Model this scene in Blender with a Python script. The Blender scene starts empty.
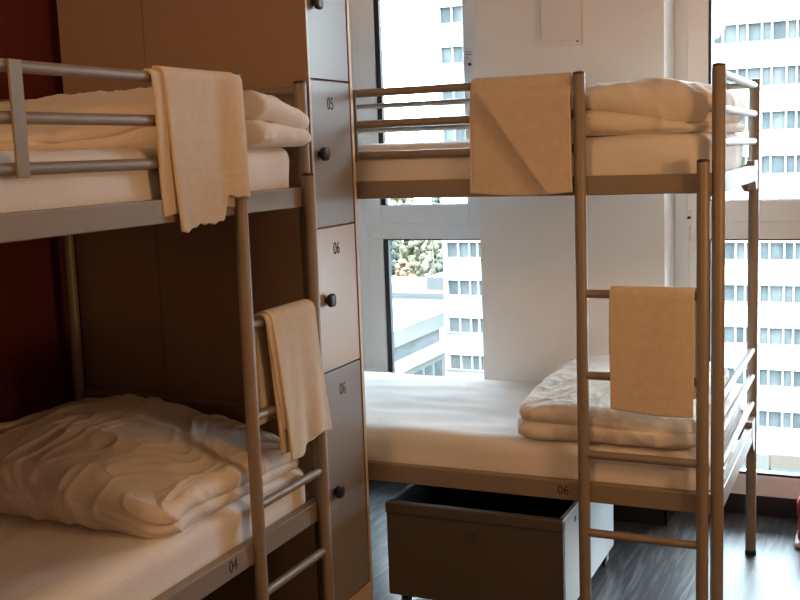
import bpy, bmesh, math, random
from mathutils import Vector, Matrix, noise
random.seed(4)
S = bpy.context.scene
C = S.collection
R = math.radians

# ------------------------------------------------------------------ materials
def principled(name, col, rough=.6, metal=0., spec=.5, noise_amt=0., noise_scale=8., bump=0., bump_scale=60.,
               coat=0., sheen=0., stretch=(1,1,1), sub=0.):
    m = bpy.data.materials.new(name); m.use_nodes = True
    nt = m.node_tree; b = nt.nodes['Principled BSDF']
    b.inputs['Base Color'].default_value = (*col, 1)
    b.inputs['Roughness'].default_value = rough
    b.inputs['Metallic'].default_value = metal
    b.inputs['Specular IOR Level'].default_value = spec
    b.inputs['Coat Weight'].default_value = coat
    b.inputs['Sheen Weight'].default_value = sheen
    tc = nt.nodes.new('ShaderNodeTexCoord'); mp = nt.nodes.new('ShaderNodeMapping')
    mp.inputs['Scale'].default_value = stretch
    nt.links.new(tc.outputs['Object'], mp.inputs['Vector'])
    if noise_amt:
        n = nt.nodes.new('ShaderNodeTexNoise'); n.inputs['Scale'].default_value = noise_scale
        n.inputs['Detail'].default_value = 5
        nt.links.new(mp.outputs[0], n.inputs['Vector'])
        r = nt.nodes.new('ShaderNodeValToRGB')
        r.color_ramp.elements[0].position = .3; r.color_ramp.elements[1].position = .7
        r.color_ramp.elements[0].color = (*[c*(1-noise_amt) for c in col], 1)
        r.color_ramp.elements[1].color = (*[min(1, c*(1+noise_amt)) for c in col], 1)
        nt.links.new(n.outputs['Fac'], r.inputs['Fac']); nt.links.new(r.outputs['Color'], b.inputs['Base Color'])
    if bump:
        n2 = nt.nodes.new('ShaderNodeTexNoise'); n2.inputs['Scale'].default_value = bump_scale
        n2.inputs['Detail'].default_value = 4
        nt.links.new(mp.outputs[0], n2.inputs['Vector'])
        bp = nt.nodes.new('ShaderNodeBump'); bp.inputs['Strength'].default_value = bump
        bp.inputs['Distance'].default_value = .01
        nt.links.new(n2.outputs['Fac'], bp.inputs['Height']); nt.links.new(bp.outputs[0], b.inputs['Normal'])
    return m

M = {}
M['tube'] = principled('painted_bronze_steel', (.26, .205, .16), .45, .08, noise_amt=.04, noise_scale=20)
M['cap'] = principled('black_plastic', (.015, .015, .016), .45)
M['sheet'] = principled('white_bed_sheet', (.82, .79, .77), .85, sheen=.15, noise_amt=.02, bump=.12, bump_scale=120)
M['duvet'] = principled('cream_duvet_cotton', (.78, .71, .64), .85, sheen=.15, noise_amt=.03, bump=.2, bump_scale=90)
M['towel'] = principled('cream_terry', (.78, .64, .49), .95, sheen=.3, noise_amt=.05, noise_scale=40, bump=.5, bump_scale=420)
M['locker'] = principled('brown_laminate', (.34, .23, .165), .45, noise_amt=.02, noise_scale=3)
M['edge'] = principled('pale_locker_edge', (.66, .53, .40), .45)
M['greydoor'] = principled('grey_laminate', (.29, .272, .262), .36, spec=.45)
M['beigedoor'] = principled('beige_door_laminate', (.56, .44, .35), .33)
M['ink'] = principled('dark_numbering', (.03, .025, .025), .6)
M['wall'] = principled('grey_beige_paint', (.79, .77, .755), .8, noise_amt=.015, bump=.05, bump_scale=200)
M['redwall'] = principled('dark_red_paint', (.105, .009, .009), .75, bump=.05, bump_scale=200)
M['rearwall'] = principled('brown_beige_paint', (.30, .25, .21), .85)
M['ceil'] = principled('white_ceiling_paint', (.62, .58, .54), .9)
M['frame'] = principled('white_window_frame', (.80, .80, .80), .4)
M['gasket'] = principled('black_gasket', (.02, .022, .025), .6)
M['base'] = principled('black_skirting', (.02, .02, .022), .35)
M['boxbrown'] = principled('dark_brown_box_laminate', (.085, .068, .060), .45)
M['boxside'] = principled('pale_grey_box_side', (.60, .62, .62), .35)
M['black'] = principled('black_inside', (.02, .02, .02), .7)
M['chrome'] = principled('steel_castor', (.5, .5, .5), .3, 1)
M['panelpaint'] = principled('cover_plate_paint', (.76, .72, .70), .55)
M['pinkmark'] = principled('red_print', (.55, .12, .16), .6)
M['redbag'] = principled('dark_red_fabric', (.30, .02, .03), .8)
M['pale'] = principled('pale_trim', (.75, .62, .6), .6)
M['facade'] = principled('white_facade', (.20, .20, .198), .8, noise_amt=.04, noise_scale=.25)
M['bglass'] = principled('facade_glass', (.038, .044, .045), .6, spec=.02, noise_amt=.35, noise_scale=.9, stretch=(1, 1, .4))
M['bglass2'] = principled('facade_glass_curtained', (.053, .056, .056), .6, spec=.02, noise_amt=.2, noise_scale=1.5)
M['mull'] = principled('facade_mullion', (.13, .13, .13), .6)
M['concrete'] = principled('pale_concrete', (.062, .060, .057), .9, noise_amt=.12, noise_scale=.4)
M['roof'] = principled('pale_roof_sheet', (.034, .036, .035), .8, noise_amt=.12, noise_scale=.3)
M['shoporange'] = principled('orange_fascia', (.034, .020, .013), .7)
M['shopgreen'] = principled('green_fascia', (.015, .034, .027), .7, noise_amt=.25, noise_scale=.6)
M['shoptan'] = principled('tan_pillar', (.040, .036, .030), .8)
M['shoppink'] = principled('pink_shop_window', (.040, .034, .037), .6, noise_amt=.35, noise_scale=.8)
M['street'] = principled('street_asphalt', (.08, .08, .08), .9, noise_amt=.2, noise_scale=.1)
M['leaf_g'] = principled('green_leaves', (.026, .032, .021), .9, noise_amt=.35, noise_scale=1.6)
M['leaf_y'] = principled('yellow_green_leaves', (.052, .050, .024), .9, noise_amt=.45, noise_scale=.9)
M['leaf_o'] = principled('orange_leaves', (.095, .050, .024), .9, noise_amt=.4, noise_scale=.9)
M['bark'] = principled('bark', (.1, .08, .06), .9)

# floor: dark grey wood planks, satin
def floor_mat():
    m = bpy.data.materials.new('dark_grey_laminate'); m.use_nodes = True
    nt = m.node_tree; b = nt.nodes['Principled BSDF']; N = nt.nodes.new; L = nt.links.new
    tc = N('ShaderNodeTexCoord')
    mp = N('ShaderNodeMapping'); mp.inputs['Rotation'].default_value = (0, 0, R(90)); L(tc.outputs['Object'], mp.inputs['Vector'])
    br = N('ShaderNodeTexBrick'); br.inputs['Scale'].default_value = 1
    br.inputs['Brick Width'].default_value = 1.3; br.inputs['Row Height'].default_value = .19
    br.inputs['Mortar Size'].default_value = .0015; br.inputs['Mortar Smooth'].default_value = .2
    br.inputs['Color1'].default_value = (.060, .062, .066, 1); br.inputs['Color2'].default_value = (.042, .043, .046, 1)
    br.inputs['Mortar'].default_value = (.012, .012, .013, 1); br.offset = .37
    L(mp.outputs[0], br.inputs['Vector'])
    st = N('ShaderNodeMapping'); st.inputs['Scale'].default_value = (14, 1.1, 1); L(tc.outputs['Object'], st.inputs['Vector'])
    n = N('ShaderNodeTexNoise'); n.inputs['Scale'].default_value = 2.6; n.inputs['Detail'].default_value = 8
    n.inputs['Distortion'].default_value = 1.4; L(st.outputs[0], n.inputs['Vector'])
    rp = N('ShaderNodeValToRGB'); rp.color_ramp.elements[0].position = .46; rp.color_ramp.elements[1].position = .72
    rp.color_ramp.elements[0].color = (0, 0, 0, 1); rp.color_ramp.elements[1].color = (.09, .095, .10, 1)
    L(n.outputs['Fac'], rp.inputs['Fac'])
    ad = N('ShaderNodeMix'); ad.data_type = 'RGBA'; ad.blend_type = 'ADD'; ad.inputs['Factor'].default_value = 1
    L(br.outputs['Color'], ad.inputs['A']); L(rp.outputs['Color'], ad.inputs['B']); L(ad.outputs['Result'], b.inputs['Base Color'])
    mr = N('ShaderNodeMapRange'); mr.inputs['To Min'].default_value = .32; mr.inputs['To Max'].default_value = .42
    L(n.outputs['Fac'], mr.inputs['Value']); L(mr.outputs['Result'], b.inputs['Roughness'])
    bp = N('ShaderNodeBump'); bp.inputs['Strength'].default_value = .10; bp.inputs['Distance'].default_value = .003
    L(n.outputs['Fac'], bp.inputs['Height']); L(bp.outputs[0], b.inputs['Normal'])
    b.inputs['Specular IOR Level'].default_value = .20
    return m
M['floor'] = floor_mat()

def glass_mat():
    m = bpy.data.materials.new('window_glass'); m.use_nodes = True
    nt = m.node_tree; nt.nodes.clear(); N = nt.nodes.new
    o = N('ShaderNodeOutputMaterial'); t = N('ShaderNodeBsdfTransparent'); g = N('ShaderNodeBsdfGlossy')
    g.inputs['Roughness'].default_value = .02; t.inputs['Color'].default_value = (.95, .97, .965, 1)
    f = N('ShaderNodeFresnel'); f.inputs['IOR'].default_value = 1.4; mx = N('ShaderNodeMixShader')
    nt.links.new(f.outputs[0], mx.inputs[0]); nt.links.new(t.outputs[0], mx.inputs[1]); nt.links.new(g.outputs[0], mx.inputs[2])
    nt.links.new(mx.outputs[0], o.inputs[0])
    return m
M['glass'] = glass_mat()

# ------------------------------------------------------------------ helpers
def link(o, parent=None):
    C.objects.link(o)
    if parent is not None: o.parent = parent
    return o
def obj(name, bm, mat, parent=None, smooth=False, loc=None, rotz=0.):
    bmesh.ops.recalc_face_normals(bm, faces=bm.faces)
    me = bpy.data.meshes.new(name); bm.to_mesh(me); bm.free()
    me.materials.append(mat)
    if smooth:
        for p in me.polygons: p.use_smooth = True
    o = bpy.data.objects.new(name, me)
    if loc is not None: o.location = loc
    if rotz: o.rotation_euler = (0, 0, rotz)
    return link(o, parent)
def tag(o, label, cat, group=None, kind=None):
    o['label'] = label; o['category'] = cat
    if group: o['group'] = group
    if kind: o['kind'] = kind
    return o
def thing(name, label, cat, loc=(0, 0, 0), rotz=0, group=None):
    o = bpy.data.objects.new(name, None); o.empty_display_size = .1
    o.location = loc; o.rotation_euler = (0, 0, rotz); C.objects.link(o)
    return tag(o, label, cat, group)
def struct(name, bm, mat, parent=None, **k):
    o = obj(name, bm, mat, parent, **k)
    if parent is None: o['kind'] = 'structure'
    return o
def box(bm, x0, x1, y0, y1, z0, z1, bev=0.):
    vs = [bm.verts.new((x, y, z)) for x in (x0, x1) for y in (y0, y1) for z in (z0, z1)]
    F = [(0, 1, 3, 2), (4, 6, 7, 5), (0, 4, 5, 1), (2, 3, 7, 6), (0, 2, 6, 4), (1, 5, 7, 3)]
    fs = [bm.faces.new([vs[i] for i in f]) for f in F]
    if bev:
        es = list({e for f in fs for e in f.edges})
        bmesh.ops.bevel(bm, geom=es, offset=bev, segments=2, affect='EDGES', profile=.5)
    return bm
def bx(*a, **k): return box(bmesh.new(), *a, **k)
def tube(bm, pts, r, seg=16, cap=True):
    pts = [Vector(p) for p in pts]; rings = []
    for i, p in enumerate(pts):
        d = (pts[min(i+1, len(pts)-1)] - pts[max(i-1, 0)]).normalized()
        a = d.cross(Vector((0, 0, 1)))
        if a.length < .1: a = Vector((1, 0, 0))
        a.normalize(); b = d.cross(a)
        rr = r[i] if isinstance(r, (list, tuple)) else r
        rings.append([bm.verts.new(p + (a*math.cos(t) + b*math.sin(t))*rr) for t in [2*math.pi*k/seg for k in range(seg)]])
    for A, B in zip(rings, rings[1:]):
        for k in range(seg): bm.faces.new((A[k], A[(k+1) % seg], B[(k+1) % seg], B[k]))
    if cap: bm.faces.new(rings[0][::-1]); bm.faces.new(rings[-1])
    return bm
def tb(*a, **k): return tube(bmesh.new(), *a, **k)
def smooth_angle(o, deg=40):
    for p in o.data.polygons: p.use_smooth = True
    try: o.data.set_sharp_from_angle(angle=R(deg))
    except Exception: pass
    return o
def copy_tree(o, parent=None):
    c = o.copy(); C.objects.link(c)
    if parent is not None: c.parent = parent
    for ch in list(o.children): copy_tree(ch, c)
    return c
def text(name, s, size, mat, parent, loc, rot, sx=.8):
    cu = bpy.data.curves.new(name, 'FONT'); cu.body = s; cu.size = size; cu.extrude = .0004
    cu.align_x = 'CENTER'; cu.align_y = 'CENTER'
    t = bpy.data.objects.new(name + '_src', cu); C.objects.link(t)
    bpy.context.view_layer.update()
    me = bpy.data.meshes.new_from_object(t.evaluated_get(bpy.context.evaluated_depsgraph_get()))
    bpy.data.objects.remove(t); bpy.data.curves.remove(cu)
    me.materials.clear(); me.materials.append(mat)
    o = bpy.data.objects.new(name, me); o.location = loc; o.rotation_euler = rot; o.scale = (sx, 1, 1)
    return link(o, parent)
def ss(a, b, x):
    t = max(0., min(1., (x-a)/(b-a))); return t*t*(3-2*t)
def ridge(p, f, seed=0):
    return 1 - abs(noise.noise(Vector((p[0]*f[0]+seed, p[1]*f[1]+seed*1.7, p[2]*f[2]-seed))))*2

# ------------------------------------------------------------------ room shell
XL, XR, YB, YC, YW, ZC = -2.45, 1.9, -1.7, 4.15, 4.36, 2.7
COL0, COL1 = -1.513, -.765            # the wall column between the two windows
W1L, W2R = -2.19, .15
struct('floor', bx(XL, XR, YB, YW+.1, -.05, 0), M['floor'])
struct('ceiling', bx(XL-.1, XR+.1, YB-.1, YW+.2, ZC, ZC+.1), M['ceil'])
struct('wall_left', bx(XL-.1, XL, YB, YC, 0, ZC), M['redwall'])
struct('wall_right', bx(XR, XR+.1, YB, YC, 0, ZC), M['rearwall'])
struct('wall_back', bx(XL, XR, YB-.1, YB, 0, ZC), M['rearwall'])
b = bmesh.new()
box(b, XL-.1, W1L, YC, YW+.14, 0, ZC); box(b, COL0, COL1, YC, YW+.14, 0, ZC); box(b, W2R, XR+.1, YC, YW+.14, 0, ZC)
box(b, W1L, COL0, YC, YW+.14, 2.5, ZC); box(b, COL1, W2R, YC, YW+.14, 2.5, ZC)
struct('wall_window', b, M['wall'])
b = bmesh.new()
box(b, COL0-.0, COL1+.008, YC-.012, YC, 0, .10); box(b, COL1, COL1+.010, YC-.012, YW, 0, .10)
box(b, XL, W1L, YC-.012, YC, 0, .10); box(b, W2R, XR, YC-.012, YC, 0, .10)
struct('baseboard_window', b, M['base'])
struct('baseboard_left', bx(XL, XL+.012, YB, YC-.012, 0, .10), M['base'])

# two tall windows: outer frame, transom, sash, glass
def window(name, x0, x1, sash_low):
    w = struct(name, bx(x0, x1, YW+.02, YW+.09, 0, .083), M['base'])
    f = bmesh.new(); fw = .058
    for a in ((x0, x0+fw, .083, 2.5), (x1-fw, x1, .083, 2.5)): box(f, a[0], a[1], YW+.012, YW+.09, a[2], a[3], bev=.003)
    for z0, z1 in ((.083, .168), (1.118, 1.19), (2.44, 2.5)): box(f, x0+fw, x1-fw, YW+.012, YW+.09, z0, z1, bev=.003)
    struct('window_frame', f, M['frame'], w)
    s = bmesh.new(); sw = .072
    def sash(z0, z1):
        box(s, x0+fw-.006, x0+fw+sw, YW-.004, YW+.06, z0, z1, bev=.003)
        box(s, x1-fw-sw, x1-fw+.006, YW-.004, YW+.06, z0, z1, bev=.003)
        box(s, x0+fw+sw, x1-fw-sw, YW-.004, YW+.06, z0, z0+.083, bev=.003)
        box(s, x0+fw+sw, x1-fw-sw, YW-.004, YW+.06, z1-.07, z1, bev=.003)
    sash(1.187, 2.45)
    struct('window_sash', s, M['frame'], w)
    # glazing gaskets
    g = bmesh.new(); gx0, gx1 = x0+fw+sw, x1-fw-sw
    gw = .024 if not sash_low else .010
    box(g, gx0, gx0+gw, YW+.005, YW+.03, 1.27, 2.38); box(g, gx1-.004, gx1, YW+.005, YW+.03, 1.27, 2.38)
    box(g, gx0+gw, gx1-.004, YW+.005, YW+.03, 1.27, 1.273)
    if sash_low:
        lx0, lx1 = x0+fw+sw, x1-fw
        fl = bx(x0+fw, lx0, YW+.0, YW+.06, .168, 1.118, bev=.003)
    else:
        lx0, lx1 = x0+fw+sw, x1-fw
        fl = bx(x0+fw, lx0, YW+.0, YW+.06, .168, 1.118, bev=.003)
    struct('window_frame', fl, M['frame'], w)
    box(g, lx0, lx0+gw, YW+.015, YW+.04, .168, 1.118); box(g, lx1-.005, lx1, YW+.015, YW+.04, .168, 1.118)
    box(g, lx0+gw, lx1-.005, YW+.015, YW+.04, .168, .178); box(g, lx0+gw, lx1-.005, YW+.015, YW+.04, 1.112, 1.118)
    struct('gasket', g, M['gasket'], w)
    struct('window_pane', bx(gx0+.002, gx1-.002, YW+.03, YW+.034, 1.275, 2.378), M['glass'], w)
    struct('window_pane', bx(lx0+.002, lx1-.002, YW+.04, YW+.044, .176, 1.114), M['glass'], w)
    return w
w1 = window('window_1', W1L, COL0, False)
w2 = window('window_2', COL1, W2R, True)
# locks and the printed sticker on the sashes
def lock(x, z, par):
    b = tube(bmesh.new(), [(x, YW-.004, z), (x, YW-.018, z)], .0065, 16)
    o = struct('window_lock', b, M['cap'], par)
    b = bx(x-.009, x+.009, YW-.009, YW-.004, z-.035, z+.035, bev=.002)
    o = struct('lock_plate', b, M['frame'], par)
lock(-1.612, 1.860, w1)
lock(-.705, 1.205, w2)
b = bx(-1.632, -1.604, YW-.0055, YW-.0042, 1.900, 1.904); box(b, -1.632, -1.606, YW-.0055, YW-.0042, 1.886, 1.889)
box(b, -1.630, -1.608, YW-.0055, YW-.0042, 1.911, 1.914)
struct('printed_sticker', b, M['pinkmark'], w1)
b = bmesh.new()
tube(b, [(-.705, YW-.018, 1.2), (-.692, YW-.022, 1.196), (-.685, YW-.02, 1.185), (-.688, YW-.012, 1.15), (-.687, YW-.008, 1.12)], .0015, 6)
struct('lock_cord', b, M['frame'], w2)

# flat box on the wall column
cp = thing('cover_plate', 'shallow beige box mounted high on the wall between the windows', 'wall box', (-1.152, YC, 1.90))
obj('cover', bx(-.079, .079, -.030, 0, .0, .45, bev=.004), M['panelpaint'], cp)
obj('lower_edge', bx(-.080, .080, -.033, -.001, -.012, .008, bev=.003), M['panelpaint'], cp)
obj('screw', tb([(.066, -.033, -.001), (.066, -.036, -.001)], .004, 12), M['gasket'], cp)

# ------------------------------------------------------------------ bunk bed (local: ladder end at x=0, front at y=0)
W = .875; LEN = 2.0
PR = .0185
def make_bed(label, loc, rotz):
    t = thing('bunk_bed', label, 'bunk bed', loc, rotz, None)
    T = M['tube']
    HT = 1.704
    def capped(name, x, y, z0, z1, r, top=True, foot=True):
        o = smooth_angle(obj(name, tb([(x, y, z0), (x, y, z1-.004), (x, y, z1)], [r, r, r*.93], 24), T, t))
        if top:
            c = smooth_angle(obj('end_cap', tb([(x, y, z1-.001), (x, y, z1+.004), (x, y, z1+.007)], [r*.98, r*.98, r*.6], 24), M['cap'], o))
        if foot:
            c = smooth_angle(obj('foot', tb([(x, y, 0), (x, y, .018)], r*1.08, 24), M['cap'], o))
        return o
    for x in (0, -LEN):
        for y in (0, W): capped('post', x, y, .012, HT, PR)
    e, a, s = -.0265, -.0365, .3444
    capped('ladder_rail', a, e-.006, .012, 1.447, .0175)
    capped('ladder_rail', a-s, e-.0, .012, HT, .0175)
    for z in (1.075, .833, .594, .352):
        smooth_angle(obj('rung', tb([(a-s+.012, e, z), (a-.012, e-.004, z)], .0125, 16), T, t))
    for z in (1.6885, 1.592, 1.495):                                  # guard rails: front, back
        smooth_angle(obj('guard_rail', tb([(-LEN, 0, z), (a-s+.002, 0 if z > 0 else 0, z)], .0125, 16), T, t))
        smooth_angle(obj('guard_rail', tb([(-LEN, W, z), (0, W, z)], .0105, 16), T, t))
    obj('guard_bar', bx(-1.128, -1.095, -.017, -.011, 1.478, 1.70, bev=.001), T, t)
    obj('guard_bar', bx(-.11, -.085, W-.020, W-.014, 1.40, 1.70, bev=.001), T, t)
    obj('guard_bar', bx(-1.91, -1.885, W-.020, W-.014, 1.40, 1.70, bev=.001), T, t)
    for x in (0, -LEN):                                               # rails across both ends
        for z in (1.686, 1.590, 1.496, .762, .667, .568):
            smooth_angle(obj('end_rail', tb([(x, 0, z), (x, W, z)], .0115, 16), T, t))
    for z0, z1 in ((1.360, 1.4145), (.4425, .5015)):
        obj('side_rail', bx(-LEN+.016, -.016, -.018, .012, z0, z1, bev=.003), T, t)
        obj('side_rail', bx(-LEN+.016, -.016, W-.012, W+.018, z0, z1, bev=.003), T, t)
        for x in (-LEN, 0): obj('cross_rail', bx(x-.012, x+.012, .016, W-.016, z0, z1, bev=.003), T, t)
        b = bmesh.new()
        for k in range(13):
            xx = -LEN+.09+k*.152; box(b, xx-.04, xx+.04, .012, W-.012, z0+.004, z0+.016)
        obj('slat_base', b, T, t)
        for x, sg in ((0, -1), (-LEN, 1)):                            # corner gussets
            for y, yo in ((0, .004), (W, -.012)):
                b = bmesh.new()
                pr = [(x+sg*.014, z1+.004), (x+sg*.055, z1+.004), (x+sg*.055, z0), (x+sg*.030, z0-.038), (x+sg*.014, z0-.038)]
                if y == 0: pr = [(x+sg*.014, z1), (x+sg*.030, z1), (x+sg*.030, z0), (x+sg*.020, z0-.010), (x+sg*.014, z0-.010)]
                A = [b.verts.new((p[0], y+yo, p[1])) for p in pr]; B = [b.verts.new((p[0], y+yo+.008, p[1])) for p in pr]
                b.faces.new(A); b.faces.new(B[::-1])
                for k in range(5): b.faces.new((A[k], A[(k+1) % 5], B[(k+1) % 5], B[k]))
                obj('corner_bracket', b, T, t)
    for z1, dz in ((1.432, .10), (.520, .12)):
        for x in (0, -LEN):
            b = bmesh.new()
            pr = [(W-.012, z1), (W-.105, z1), (W-.105, z1-dz*.45), (W-.045, z1-dz), (W-.012, z1-dz)]
            A = [b.verts.new((x-.014, p[0], p[1])) for p in pr]; B = [b.verts.new((x+.0135, p[0], p[1])) for p in pr]
            b.faces.new(A); b.faces.new(B[::-1])
            for k in range(5): b.faces.new((A[k], A[(k+1) % 5], B[(k+1) % 5], B[k]))
            obj('corner_bracket', b, T, t)
    return t
BR = (-.418, 3.066, 0); BL = (-1.508, 2.6907, 0)
bedR = make_bed('bronze metal bunk bed standing along the window wall, number 06 on its lower rail', BR, 0)
bedL = copy_tree(bedR); bedL.location = BL; bedL.rotation_euler = (0, 0, R(90))
bedL['label'] = 'bronze metal bunk bed at the left against the lockers, number 04 on its lower rail'
text('number', '06', .042, M['ink'], bedR, (-.448, -.0186, .472), (R(90), 0, 0), .85)
text('number', '04', .046, M['ink'], bedL, (-.495, -.0186, .474), (R(90), 0, 0), .85)

# ------------------------------------------------------------------ mattresses
def soft_box(lx, ly, lz, r, n=(60, 30, 8), amp=.004, seed=0., sagf=None, freq=(3, 9, 9)):
    bm = bmesh.new()
    def face(o, u, v, nu, nv):
        g = [[bm.verts.new(Vector(o)+Vector(u)*(i/nu)+Vector(v)*(j/nv)) for j in range(nv+1)] for i in range(nu+1)]
        for i in range(nu):
            for j in range(nv): bm.faces.new((g[i][j], g[i+1][j], g[i+1][j+1], g[i][j+1]))
    nx, ny, nz = n; X, Y, Z = lx, ly, lz
    for z in (0, Z): face((0, 0, z), (X, 0, 0), (0, Y, 0), nx, ny)
    for y in (0, Y): face((0, y, 0), (X, 0, 0), (0, 0, Z), nx, nz)
    for x in (0, X): face((x, 0, 0), (0, Y, 0), (0, 0, Z), ny, nz)
    bmesh.ops.remove_doubles(bm, verts=bm.verts, dist=1e-5)
    for v in bm.verts:
        p = v.co.copy()
        q = Vector((max(r, min(X-r, p.x)), max(r, min(Y-r, p.y)), max(r, min(Z-r, p.z))))
        d = p-q
        if d.length > 1e-6: d.normalize()
        d2 = d
        w = amp*(ridge(p, freq, seed)-.4) + amp*.6*noise.noise(p*6+Vector((seed, 0, 0)))
        v.co = q + d*r + d2*w
        if sagf: v.co.z += sagf(v.co)
    return bm
def mattress(loc, rotz, label, z, lz, seed, freq=(3, 9, 9)):
    o = obj('mattress', soft_box(1.93, .845, lz, .040, amp=.0055, seed=seed, freq=freq), M['sheet'], smooth=True, rotz=rotz)
    off = Matrix.Rotation(rotz, 3, 'Z') @ Vector((-1.96, .015, z))
    o.location = Vector(loc)+off
    tag(o, label, 'mattress', 'mattresses on the bunk beds')
mattress(BR, 0, 'white sheeted mattress on the upper bunk beside the windows', 1.379, .150, 1)
mattress(BR, 0, 'white sheeted mattress on the lower bunk beside the windows, above the storage box', .462, .148, 5)
mattress(BL, R(90), 'cream sheeted mattress on the upper bunk at the left', 1.379, .152, 9)
mattress(BL, R(90), 'cream sheeted mattress on the shaded lower bunk at the left', .462, .148, 13, (2, 16, 9))

# ------------------------------------------------------------------ duvets (lofted folded quilts)
def duvet(label, loc, rotz, L, Wd, hfun, groove, seed, amp=.006, n=(110, 100, 30), front=None, freq=(4, 6, 5), rl=.048, rc=.07, gdep=lambda s: 1., fine=.0035):
    """a folded quilt: a puffy slab L x Wd whose sides show one or two rolled layers; hfun(s, t) = height, groove(s) = where the layers meet"""
    bm = bmesh.new(); nx, ny, nz = n; idx = {}
    def V(i, j, k):
        if (i, j, k) not in idx: idx[i, j, k] = bm.verts.new((i, j, k))
        return idx[i, j, k]
    for i in range(nx):
        for j in range(ny):
            for k in (0, nz): bm.faces.new((V(i, j, k), V(i+1, j, k), V(i+1, j+1, k), V(i, j+1, k)))
    for k in range(nz):
        for i in range(nx):
            for j in (0, ny): bm.faces.new((V(i, j, k), V(i+1, j, k), V(i+1, j, k+1), V(i, j, k+1)))
        for j in range(ny):
            for i in (0, nx): bm.faces.new((V(i, j, k), V(i, j+1, k), V(i, j+1, k+1), V(i, j, k+1)))
    def edge(q): return .5-.5*math.cos(q*math.pi)*(.75+.25*abs(math.cos(q*math.pi)))
    for v in bm.verts:
        a, b_, c = edge(v.co.x/nx), edge(v.co.y/ny), v.co.z/nz
        H = max(.012, hfun(a, b_)); g = groove(a)
        if g is None:
            u = math.sin((c-.5)*math.pi); z = H*(.5+.5*u); half = H/2
        elif c <= .5:
            u = math.sin((c*2-.5)*math.pi); half = H*g/2; z = half+half*u
        else:
            u = math.sin(((c-.5)*2-.5)*math.pi); half = H*(1-g)/2; z = H*g+half+half*u
        m = min(half*1.15, rl)
        ind = m*(1-math.sqrt(max(0, 1-u*u)))
        if g is not None:
            u1 = math.sin((c-.5)*math.pi); z1 = H*(.5+.5*u1)
            ind1 = min(H*.55, rl*1.5)*(1-math.sqrt(max(0, 1-u1*u1))); gq = gdep(a)
            ind = ind*gq+ind1*(1-gq); z = z*gq+z1*(1-gq)
            ind += gq*.010*(1 if c > .5 else 0)*math.sin(a*7+seed)
        x, y = a*L, b_*Wd
        qx, qy = max(rc, min(L-rc, x)), max(rc, min(Wd-rc, y))
        d = Vector((x-qx, y-qy))
        if x != qx and y != qy:
            mx = max(abs(d.x), abs(d.y)); d = d*(mx/d.length)
            x, y = qx+d.x, qy+d.y
        x = ind+x*(L-2*ind)/L; y = ind+y*(Wd-2*ind)/Wd
        if front: y += front(a)*(1-b_)
        v.co = (x, y, z)
    bm.normal_update()
    bmesh.ops.recalc_face_normals(bm, faces=bm.faces); bm.normal_update()
    new = {}
    for v in bm.verts:
        p = v.co
        wv = Vector((noise.noise(p*5+Vector((seed, 0, 0))), noise.noise(p*5+Vector((0, seed, 4))), 0))*.35
        q = p+wv*.5
        w = ((max(0, ridge(q, freq, seed))**2)-.35)*amp + amp*.45*((max(0, ridge(q, (freq[0]*2.6, freq[1]*2.2, freq[2]*2), seed+4))**3)-.25) \
            + amp*1.1*noise.noise(p*3+Vector((seed, 3, 1)))
        wr = Vector((noise.noise(p*4+Vector((seed, 9, 0))), noise.noise(p*4+Vector((5, seed, 4))), noise.noise(p*4+Vector((5, 1, seed)))))*.09
        q2 = p+wr
        w += fine*(ridge(q2, (9, 13, 7), seed+8)**2*(.4+noise.noise(p*3.1+Vector((2, 2, seed))))*1.6 + .6*ridge(q2, (22, 15, 12), seed+2)**3*max(0, noise.noise(p*5+Vector((seed, seed, 2)))+.25))
        if p.z < .012: w = min(w, 0)*.3
        new[v] = p+v.normal*w
    for v, p in new.items(): v.co = p
    o = obj('duvet', bm, M['duvet'], smooth=True, loc=loc, rotz=rotz)
    return tag(o, label, 'duvet', 'folded duvets on the bunks')

# upper bunk by the window
duvet('folded cream duvet at the ladder end of the upper bunk beside the windows', (-1.03, 3.080, 1.528), 0, .595, .84,
      lambda s, t: .138 + .012*ss(.2, .7, s) - .022*ss(.78, 1, s) + .008*math.sin(t*3.1),
      lambda s: .62 - .50*ss(.25, .92, s), 2.3, .008, rl=.05, gdep=lambda s: .85, fine=.005)
# lower bunk by the window
duvet('folded cream duvet at the ladder end of the lower bunk beside the windows', (-1.030, 3.062, .611), 0, .560, .82,
      lambda s, t: (.122 + .015*ss(0, .4, s) - .020*ss(.6, 1, s))*(.86+.14*ss(0, .35, t)) + .018*math.sin(t*3.1),
      lambda s: .55 - .12*s, 7.1, .008, gdep=lambda s: 1-.72*ss(.08, .40, s), fine=.004)
# upper bunk at left
duvet('folded cream duvet hanging slightly over the end of the left upper bunk', (-1.472, 1.42, 1.528), R(90), 1.300, .84,
      lambda s, t: (.058+.087*ss(.36, .66, s) - .050*ss(.78, 1, s))*(.70+.30*ss(0, .3, t+.7*ss(.45, .6, s))) + .008*math.sin(t*3.1),
      lambda s: .52 - .04*s, 12.2, .006, n=(180, 90, 30), front=lambda s: .16*(1-ss(.42, .56, s))+.078*(1-ss(.70, .78, s)))
# lower bunk at left
duvet('large rumpled cream duvet on the shaded lower bunk at the left', (-2.365, 1.955, .608), 0, .850, .690,
      lambda s, t: (.160 + .03*math.sin(s*3.1))*(.80+.20*ss(0, .3, t)) - .050*ss(.74, 1, s) - .045*t*ss(.3, .8, s),
      lambda s: .34, 21.4, .011, n=(180, 150, 34), freq=(7, 2.2, 2.5), rl=.06, gdep=lambda s: .10+.35*ss(.80, .98, s), fine=.0026)

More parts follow.
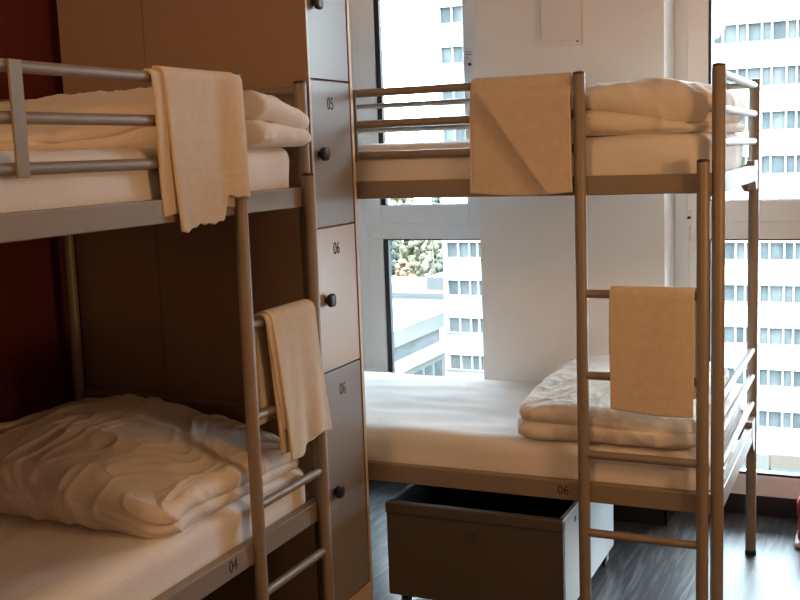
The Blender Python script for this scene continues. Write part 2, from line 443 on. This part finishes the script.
# ------------------------------------------------------------------ towels
def towel(label, loc, rotz, layers, zr, backin=0.):
    bm = bmesh.new()
    for (s0, s1, r, Lb, Lf, shear, disp, nu, nv) in layers:
        grid = []
        arc = math.pi*r
        for i in range(nu+1):
            u = i/nu; lf = Lf(u); row = []
            tot = Lb+arc+lf
            for j in range(nv+1):
                d = tot*j/nv
                if d < Lb: y, z = r, zr-(Lb-d); fr = 0
                elif d < Lb+arc:
                    a = (d-Lb)/r; y, z = r*math.cos(a), zr+r*math.sin(a)*.9; fr = math.sin(a)*0
                else:
                    fr = d-Lb-arc; y, z = -r, zr-fr
                x = s0+(s1-s0)*u
                q = fr/lf if lf > 0 else 0
                x += shear(u, q)
                if d < Lb+arc*.5: x += backin*(1-u)*ss(0, .06, Lb+arc*.5-d)
                if y <= 0: y -= disp(u, fr, q)*min(1., -y/r)
                nz = noise.noise(Vector((x*14, z*7, r*50)))*.0025
                y += nz*ss(0, .05, abs(zr-z))
                row.append(bm.verts.new((x, y, z)))
            grid.append(row)
        for i in range(nu):
            for j in range(nv): bm.faces.new((grid[i][j], grid[i+1][j], grid[i+1][j+1], grid[i][j+1]))
    o = obj('towel', bm, M['towel'], smooth=True, loc=loc, rotz=rotz)
    md = o.modifiers.new('thick', 'SOLIDIFY'); md.thickness = .0075; md.offset = 0; md.use_rim = True
    md = o.modifiers.new('soft', 'SUBSURF'); md.levels = 1; md.render_levels = 1
    return tag(o, label, 'towel')
N0 = lambda u, q: 0.
# right upper: folded corner to corner on the front
def disp_diag(u, fr, q):
    # diagonal runs from the top left corner to three quarters along the bottom
    e = (u - (.015+.735*min(1, fr/.33)))*.32
    k = ss(0, .03, fr)
    step = .027*ss(-.010, .017, e)*ss(-.01, .05, fr) - .003*math.exp(-((e+.016)/.012)**2)
    return k*(.006 + step) + .004*math.sin(u*3.1)*q
towel('cream towel with a diagonal fold hanging over the upper guard rail beside the windows', (BR[0], BR[1], 0), 0,
      [(-.713, -.402, .0155, .26, lambda u: .316+.010*math.sin(u*3), lambda u, q: -.006*q*(1-u)*2+.004*q, disp_diag, 90, 120),
       (-.709, -.404, .0235, .24, lambda u: .300, N0, lambda u, fr, q: 0, 30, 60)], 1.6885)
towel('cream towel hanging over the top rung of the ladder beside the windows', (BR[0], BR[1]-.0285, 0), 0,
      [(-.294, -.056, .0245, .30, lambda u: .332+.012*math.sin(u*2.2), lambda u, q: .003*math.sin(q*5)*(u-.5), lambda u, fr, q: .0012*math.sin(u*9+q*3)+.003*q, 50, 80),
       (-.290, -.060, .0165, .27, lambda u: .320, N0, lambda u, fr, q: 0, 20, 50)], 1.075)
# left upper: uneven layers
towel('cream towel with uneven lower corners hanging over the left upper guard rail', (BL[0], BL[1], 0), R(90),
      [(-.700, -.372, .0165, .25, lambda u: .315-.014*math.sin(u*3), lambda u, q: .012*q*(1-u), lambda u, fr, q: .002*math.sin(u*11)+.002, 60, 80),
       (-.668, -.385, .0250, .20, lambda u: .352-.012*ss(0,.5,u)+.003*math.sin(u*15)-.058*ss(.68, .76, u)-.002*math.sin(u*43), lambda u, q: .016*q*(1-u)+.006*q,
        lambda u, fr, q: .024*ss(.66, .97, u)+.006*(1-ss(0, .16, u))*q+.003*math.sin(u*7+q*2)*q - .0016*(math.exp(-((fr-.215)/.004)**2)+math.exp(-((fr-.235)/.004)**2))+.002, 90, 120)], 1.6885, .09)
# left ladder towel
towel('cream towel hanging in loose folds over the top rung of the left ladder', (BL[0]+.0285, BL[1], 0), R(90),
      [(-.318, -.085, .0165, .24, lambda u: .37+.0*u, lambda u, q: .045*q, lambda u, fr, q: .004*math.sin(u*12)*q, 50, 80),
       (-.308, -.075, .0270, .28, lambda u: .385-.028*u+.012*math.sin(u*7), lambda u, q: q*(.050+.012*u),
        lambda u, fr, q: q*(.007*math.sin(u*9+.6)+.006*(1-u))+.004*math.sin(u*17+q*3)*q, 80, 110),
       (-.326, -.285, .0220, .28, lambda u: .30, lambda u, q: .055*q, lambda u, fr, q: .006*math.sin(u*5)*q, 20, 80)], 1.075)

# ------------------------------------------------------------------ lockers
LX, LY0, LY1, LTOP = -1.514, 2.752, 3.030, 2.17
lk = thing('locker', 'tall locker column with three small doors above one tall grey door', 'locker', (LX, LY0, 0))
D = LY1-LY0; t_ = .011
b = bmesh.new()
box(b, -.565, 0, 0, t_, 0, LTOP); box(b, -.565, 0, D-.016, D, 0, LTOP)
box(b, -.565, -.552, t_, D-.016, 0, LTOP)
box(b, -.552, -.001, t_, D-.016, LTOP-.016, LTOP); box(b, -.552, -.001, t_, D-.016, 0, .108)
for z in (.854, 1.289, 1.721): box(b, -.552, -.022, t_, D-.016, z-.008, z+.008)
obj('body', b, M['locker'], lk)
b = bmesh.new()
box(b, 0, .0015, 0, t_, 0, LTOP); box(b, 0, .0015, D-.016, D, 0, LTOP); box(b, -.001, .0015, t_, D-.016, 0, .108)
obj('edge_band', b, M['edge'], lk)
def squircle_knob(par, y, z):
    bm = bmesh.new(); rings = []
    for x, r in ((0, .009), (.006, .009), (.008, .018), (.015, .0205), (.022, .0195), (.025, .014)):
        ring = []
        for k in range(24):
            a = 2*math.pi*k/24; c, s_ = math.cos(a), math.sin(a)
            n = 2/3.2 if x > .009 else 1
            ring.append(bm.verts.new((x, y+r*math.copysign(abs(c)**n, c), z+r*math.copysign(abs(s_)**n, s_))))
        rings.append(ring)
    for A, B in zip(rings, rings[1:]):
        for k in range(24): bm.faces.new((A[k], A[(k+1) % 24], B[(k+1) % 24], B[k]))
    bm.faces.new(rings[0][::-1]); bm.faces.new(rings[-1])
    return obj('knob', bm, M['cap'], par, smooth=True)
for z0, z1, mt, num, lab in ((1.721, 2.153, 'greydoor', None, 'grey door, the topmost one'), (1.289, 1.721, 'greydoor', '05', 'grey door numbered 05'),
                             (.854, 1.289, 'beigedoor', '06', 'beige door numbered 06'), (.108, .854, 'greydoor', '06', 'tall grey door numbered 06')):
    d = obj('door', bx(-.020, -.002, t_+.002, D-.0175, z0+.002, z1-.003, bev=.0015), M[mt], lk)
    d['label'] = lab
    squircle_knob(d, .052, z0 + ((z1-z0)*.5 if num != None else .216))
    if num: text('number', num, .052, M['ink'], d, (-.0014, .132, z1-.070), (R(90), 0, R(90)), .80)
# second locker behind, towards the red wall: only its side is seen
lk2 = thing('locker', 'narrow locker side standing between the wider locker and the red wall, behind the left bunk', 'locker', (-2.084, LY0, 0))
obj('body', bx(-.326, 0, .002, D, 0, LTOP, bev=.002), M['locker'], lk2)

# ------------------------------------------------------------------ rolling storage box under the window bunk
sb = thing('storage_box', 'open taupe storage box on castors under the window bunk, numbered 05', 'storage box', (-1.17, 3.06, 0))
hx = .297; dp = .67; z0, z1 = .055, .372
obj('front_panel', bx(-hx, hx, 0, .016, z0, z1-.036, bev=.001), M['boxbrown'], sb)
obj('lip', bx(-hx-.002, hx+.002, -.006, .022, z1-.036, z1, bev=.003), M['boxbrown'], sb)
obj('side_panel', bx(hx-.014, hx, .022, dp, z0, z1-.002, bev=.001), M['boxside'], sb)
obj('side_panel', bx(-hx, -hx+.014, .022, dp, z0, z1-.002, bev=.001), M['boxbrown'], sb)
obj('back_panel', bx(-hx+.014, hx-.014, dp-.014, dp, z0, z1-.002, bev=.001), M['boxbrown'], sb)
obj('bottom_panel', bx(-hx+.014, hx-.014, .016, dp-.014, z0, z0+.012), M['black'], sb)
b = bmesh.new(); box(b, hx-.0165, hx-.0142, .024, dp-.016, z0+.012, z1-.004); box(b, -hx+.0142, -hx+.0165, .024, dp-.016, z0+.012, z1-.004)
box(b, -hx+.018, hx-.018, dp-.0165, dp-.0142, z0+.012, z1-.004); box(b, -hx+.018, hx-.018, .0225, .0245, z0+.012, z1-.004)
obj('lining', b, M['black'], sb)
obj('finger_hole', tb([(hx-.004, .145, .330), (hx+.0008, .145, .330)], .010, 20), M['cap'], sb)
text('number', '05', .046, M['ink'], sb, (-.005, -.0006, .278), (R(90), 0, 0), .85)
for cx in (-hx+.04, hx-.022):
    for cy in (.05, dp-.06):
        o = smooth_angle(obj('castor', tb([(cx-.009, cy, .019), (cx+.009, cy, .019)], .019, 20), M['cap'], sb))
        b = bx(cx-.014, cx-.0105, cy-.012, cy+.012, .016, .054); box(b, cx+.0105, cx+.014, cy-.012, cy+.012, .016, .054); box(b, cx-.014, cx+.014, cy-.012, cy+.012, .046, .055)
        obj('fork', b, M['chrome'], o)

# red bag at the right edge of the frame, by the window
bg = thing('bag', 'dark red bag with a pale base, cut off at the right edge of the picture', 'bag', (-.135, 4.13, 0))
bm = soft_box(.27, .16, .17, .03, n=(16, 10, 10), amp=.006, seed=3); bmesh.ops.translate(bm, verts=bm.verts, vec=(-.135, -.08, .018))
obj('body', bm, M['redbag'], bg, smooth=True)
bm = soft_box(.284, .172, .022, .010, n=(16, 10, 4), amp=.001, seed=3); bmesh.ops.translate(bm, verts=bm.verts, vec=(-.142, -.086, .001))
obj('base', bm, M['pale'], bg, smooth=True)
obj('handle', tb([(-.06, 0, .18), (-.05, 0, .23), (0, 0, .25), (.05, 0, .23), (.06, 0, .18)], .008, 10), M['redbag'], bg, smooth=True)

# ------------------------------------------------------------------ outside
GZ = -22.0
struct('ground', bx(-160, 120, 6, 260, GZ-.5, GZ), M['street'])
# tall white block across the street
FX0, FX1, FY = -29.15, 14.0, 72.0
tbk = thing('office_building', 'tall white building with long rows of windows across the street', 'building', (FX0, FY, GZ))
def P(x, z): return x-FX0, z-GZ
tops = [8.76-2.757*k for k in range(-4, 10)]
Hh = 1.10
b = bmesh.new()
zs = sorted([(t-Hh, t) for t in tops])
# mullion positions: alternating 0.88 / 0.60 m bays
xs = [-9.62]
k = 0
while xs[-1] < FX1-1.5: xs.append(xs[-1]+(.885 if k % 2 == 0 else .60)); k += 1
k = 1
while xs[0] > -26.2: xs.insert(0, xs[0]-(.885 if k % 2 == 0 else .60)); k += 1
xs = [-28.93, -28.03, -27.18, -26.55]+[x for x in xs if x > -26.1]
cur = -18.9
for a_, c_ in zs:
    box(b, 0, FX1-FX0, 0, .5, cur-GZ, a_-GZ); cur = c_
box(b, 0, FX1-FX0, 0, .5, cur-GZ, 24-GZ)
box(b, -.01, xs[0]-FX0+.05, -.01, .51, -18.9-GZ, 24-GZ); box(b, xs[-1]-FX0-.05, FX1-FX0+.01, -.01, .51, -18.9-GZ, 24-GZ)
box(b, 0, FX1-FX0, .6, 14, .0, 24-GZ)
obj('facade', b, M['facade'], tbk)
b = bmesh.new()
for a_, c_ in zs: box(b, .1, FX1-FX0, -.12, .02, a_-GZ-.10, a_-GZ)
obj('sill', b, M['concrete'], tbk)
mu = bmesh.new(); stuff = bmesh.new()
for ri, (a_, c_) in enumerate(zs):
    for x in xs: box(mu, x-FX0-.06, x-FX0+.06, .12, .45, a_-GZ, c_-GZ)
    for x0, x1 in zip(xs, xs[1:]):
        vis = (-10.3 < x0 and x1 < -4.3 and -17.5 < a_ < 9.5) or (x1 < -26.6 and -15.8 < a_ < 9.0)
        if vis:
            rr = random.random()
            obj('window', bx(x0-FX0+.06, x1-FX0-.06, .30, .36, a_-GZ, c_-GZ), M['bglass'] if rr < .68 else M['bglass2'], tbk)
        else: box(stuff, x0-FX0+.06, x1-FX0-.06, .30, .36, a_-GZ, c_-GZ)
obj('mullion', mu, M['mull'], tbk)
st = obj('window', stuff, M['bglass'], tbk); st['kind'] = 'stuff'
# street level shop fronts
def sf(name, x0, x1, z0_, z1_, m, y=-.25): obj(name, bx(x0-FX0, x1-FX0, y, .55, z0_-GZ, z1_-GZ), M[m], tbk)
sf('base_wall', FX0, FX1, GZ, -18.9, 'concrete', y=.1)
sf('fascia', -10.5, -7.9, -19.75, -18.9, 'shoporange'); sf('shop_window', -10.5, -7.9, -21.0, -19.75, 'shoppink')
sf('pillar', -7.3, -6.5, GZ, -18.9, 'shoptan', y=-.35)
sf('fascia', -6.5, 2.0, -19.75, -18.9, 'shoporange'); sf('awning', -6.4, 2.0, -21.1, -19.75, 'shopgreen')
# low wing running towards us from its left edge
wg = thing('low_building', 'low flat roofed concrete building left of the tall white one', 'building', (FX0, 0, GZ))
y0, y1 = 40., 71.8; xw = -40.
b = bmesh.new()
box(b, xw, 0, y0, y1, 0, -12.9-GZ); box(b, -.4, 0, y0, y1, -11.2-GZ, -10.1-GZ); box(b, xw, -.41, y0, y1, -11.2-GZ, -10.75-GZ)
obj('wall', b, M['concrete'], wg)
obj('ribbon_window', bx(xw, -.3, y0+.2, y1-.2, -12.25-GZ, -11.2-GZ), M['bglass2'], wg)
obj('ledge', bx(xw, .35, y0, y1, -12.9-GZ+.0, -12.25-GZ), M['facade'], wg)
for k in range(12):
    yy = 50+k*1.8
    obj('window', bx(-.05, .04, yy, yy+1.25, -15.2-GZ, -13.5-GZ), M['bglass'], wg)
obj('coping', bx(-.5, .06, y0, y1, -10.1-GZ, -9.98-GZ), M['facade'], wg)
obj('roof', bx(xw, -.45, y0, y1, -10.75-GZ, -10.6-GZ), M['roof'], wg)
# roof lights on the wing
for k, (xx, yy, lx, ly, h) in enumerate(((-7.5, 63, 5, 5.2, 1.1), (-13.5, 66, 5, 4.5, 1.3))):
    bm = bmesh.new()
    pts = [(xx, yy, 0), (xx+lx, yy, 0), (xx+lx, yy+ly, 0), (xx, yy+ly, 0)]
    A = [bm.verts.new((p[0], p[1], -10.6-GZ)) for p in pts]
    r0, r1 = bm.verts.new((xx+lx/2, yy, -10.6+h-GZ)), bm.verts.new((xx+lx/2, yy+ly, -10.6+h-GZ))
    bm.faces.new(A); bm.faces.new((A[0], A[1], r0)); bm.faces.new((A[2], A[3], r1)); bm.faces.new((A[1], A[2], r1, r0)); bm.faces.new((A[3], A[0], r0, r1))
    obj('skylight', bm, M['roof'], wg)
# hall further back
hb = thing('low_building', 'pale low hall with a stepped roof in front of the trees', 'building', (-46, 90, GZ))
obj('wall', bx(-14, 16.6, 0, 11, 0, -11.7-GZ), M['facade'], hb)
obj('roof', bx(-14.4, 16.8, -.4, 11.4, -11.7-GZ, -11.3-GZ), M['roof'], hb)
obj('roof_house', bx(7, 12.5, 2, 7, -11.3-GZ, -10.1-GZ), M['roof'], hb)
obj('duct', bx(-5, 5, 1, 2.5, -11.3-GZ, -10.6-GZ), M['mull'], hb)

# trees behind
def tree(x, y, top, rad, mat, lab):
    t = thing('tree', lab, 'tree', (x, y, GZ), 0, 'trees behind the low buildings')
    h = top-GZ
    obj('trunk', tb([(0, 0, 0), (.2, .1, h*.35), (0, .2, h*.75)], [.45, .35, .15], 8), M['bark'], t, smooth=True)
    bm = bmesh.new()
    rr = random.Random(int(x*7+y))
    for k in range(230):
        a = rr.uniform(0, 6.28); el = rr.uniform(-.6, 1); rd = rad*rr.uniform(.5, 1.)*math.sqrt(max(.1, 1-el*el))
        c = Vector((rd*math.cos(a), rd*math.sin(a), h*.60+el*h*.36)); s_ = rad*rr.uniform(.09, .15)
        m = bmesh.ops.create_icosphere(bm, subdivisions=2, radius=s_)
        for v in m['verts']:
            d = v.co.normalized(); v.co += d*s_*.5*noise.noise(v.co*3+c) + d*s_*.30*noise.noise(v.co*6+c); v.co.z *= 1.15; v.co += c
    obj('crown', bm, M[mat], t, smooth=True)
kinds = {'leaf_g': 'green tree', 'leaf_y': 'yellow green tree', 'leaf_o': 'orange autumn tree'}
T = [(-52.2, 109, -4.4, 2.9, 'leaf_g', 'green tree, furthest left in the left window'), (-46.7, 104.2, -9.4, 1.7, 'leaf_o', 'small orange autumn tree left of centre in the left window'),
     (-57.0, 126, -2.2, 3.4, 'leaf_y', 'yellow green tree standing behind the small orange tree'), (-47.0, 112.5, -4.4, 2.3, 'leaf_y', 'yellow green tree in the middle of the left window'),
     (-41.8, 109, -4.8, 2.5, 'leaf_g', 'green tree beside the edge of the tall white building'), (-50.2, 127, -1.9, 3.3, 'leaf_g', 'tall green tree at the back, right of the yellow green ones')]
for a in T: tree(*a)

# ------------------------------------------------------------------ light
w = bpy.data.worlds.new('overcast'); S.world = w; w.use_nodes = True
bgn = w.node_tree.nodes['Background']
N = w.node_tree.nodes.new; L = w.node_tree.links.new
tc = N('ShaderNodeTexCoord'); sp = N('ShaderNodeSeparateXYZ'); L(tc.outputs['Generated'], sp.inputs[0])
cr = N('ShaderNodeValToRGB'); cr.color_ramp.elements[0].position = .0; cr.color_ramp.elements[0].color = (.24, .29, .33, 1)
cr.color_ramp.elements[1].position = .9; cr.color_ramp.elements[1].color = (.72, .88, 1, 1)
L(sp.outputs['Z'], cr.inputs['Fac']); L(cr.outputs['Color'], bgn.inputs['Color'])
bgn.inputs['Strength'].default_value = 62
def area(name, loc, rot, sx, sy, power, col, portal=False):
    l = bpy.data.lights.new(name, 'AREA'); l.shape = 'RECTANGLE'; l.size = sx; l.size_y = sy; l.energy = power; l.color = col
    if portal: l.cycles.is_portal = True
    o = bpy.data.objects.new(name, l); o.location = loc; o.rotation_euler = rot; C.objects.link(o); return o
area('portal', ((W1L+COL0)/2, YW+.13, 1.3), (R(-90), 0, 0), .66, 2.4, 1, (1, 1, 1), True)
area('portal', ((COL1+W2R)/2, YW+.13, 1.3), (R(-90), 0, 0), .9, 2.4, 1, (1, 1, 1), True)
# warm ceiling lamp above and behind the photographer
def pendant(label, x, y, drop, power):
    lamp = thing('pendant_lamp', label, 'lamp', (x, y, ZC))
    obj('lamp_base', tb([(0, 0, -.03), (0, 0, 0)], .07, 32), M['frame'], lamp)
    if drop > .2: obj('lamp_stem', tb([(0, 0, -drop+.12), (0, 0, -.03)], .006, 16), M['frame'], lamp)
    l = bpy.data.lights.new('lamp_light', 'POINT'); l.shadow_soft_size = .17; l.energy = power; l.color = (1, .55, .23)
    o = bpy.data.objects.new('lamp_light', l); o.location = (0, 0, -drop); C.objects.link(o); o.parent = lamp
pendant('warm pendant lamp hanging in the room to the right, outside the picture', 1.05, 2.15, 1.18, 46)
pendant('warm ceiling lamp above the left bunk, outside the picture', -1.38, -.50, .22, 64)

# ------------------------------------------------------------------ camera
f, yaw, pitch, roll = 1072.86, R(24.433), R(7.8027), R(-2.0544)
fw = Vector((-math.sin(yaw)*math.cos(pitch), math.cos(yaw)*math.cos(pitch), -math.sin(pitch)))
rt = Vector((math.cos(yaw), math.sin(yaw), 0)); up = rt.cross(fw)
c, s = math.cos(roll), math.sin(roll)
r2 = rt*c+up*s; u2 = up*c-rt*s
cd = bpy.data.cameras.new('camera'); cd.sensor_width = 36; cd.lens = f/800*36; cd.clip_start = .05; cd.clip_end = 600
co = bpy.data.objects.new('camera', cd); C.objects.link(co)
co.matrix_world = Matrix(((r2.x, u2.x, -fw.x, 0), (r2.y, u2.y, -fw.y, 0), (r2.z, u2.z, -fw.z, 1.5), (0, 0, 0, 1)))
S.camera = co
vs = S.view_settings
vs.view_transform = 'Standard'; vs.look = 'None'; vs.gamma = 1; vs.exposure = 0
vs.use_curve_mapping = False
S.cycles.max_bounces = 10; S.cycles.diffuse_bounces = 6; S.cycles.transparent_max_bounces = 12
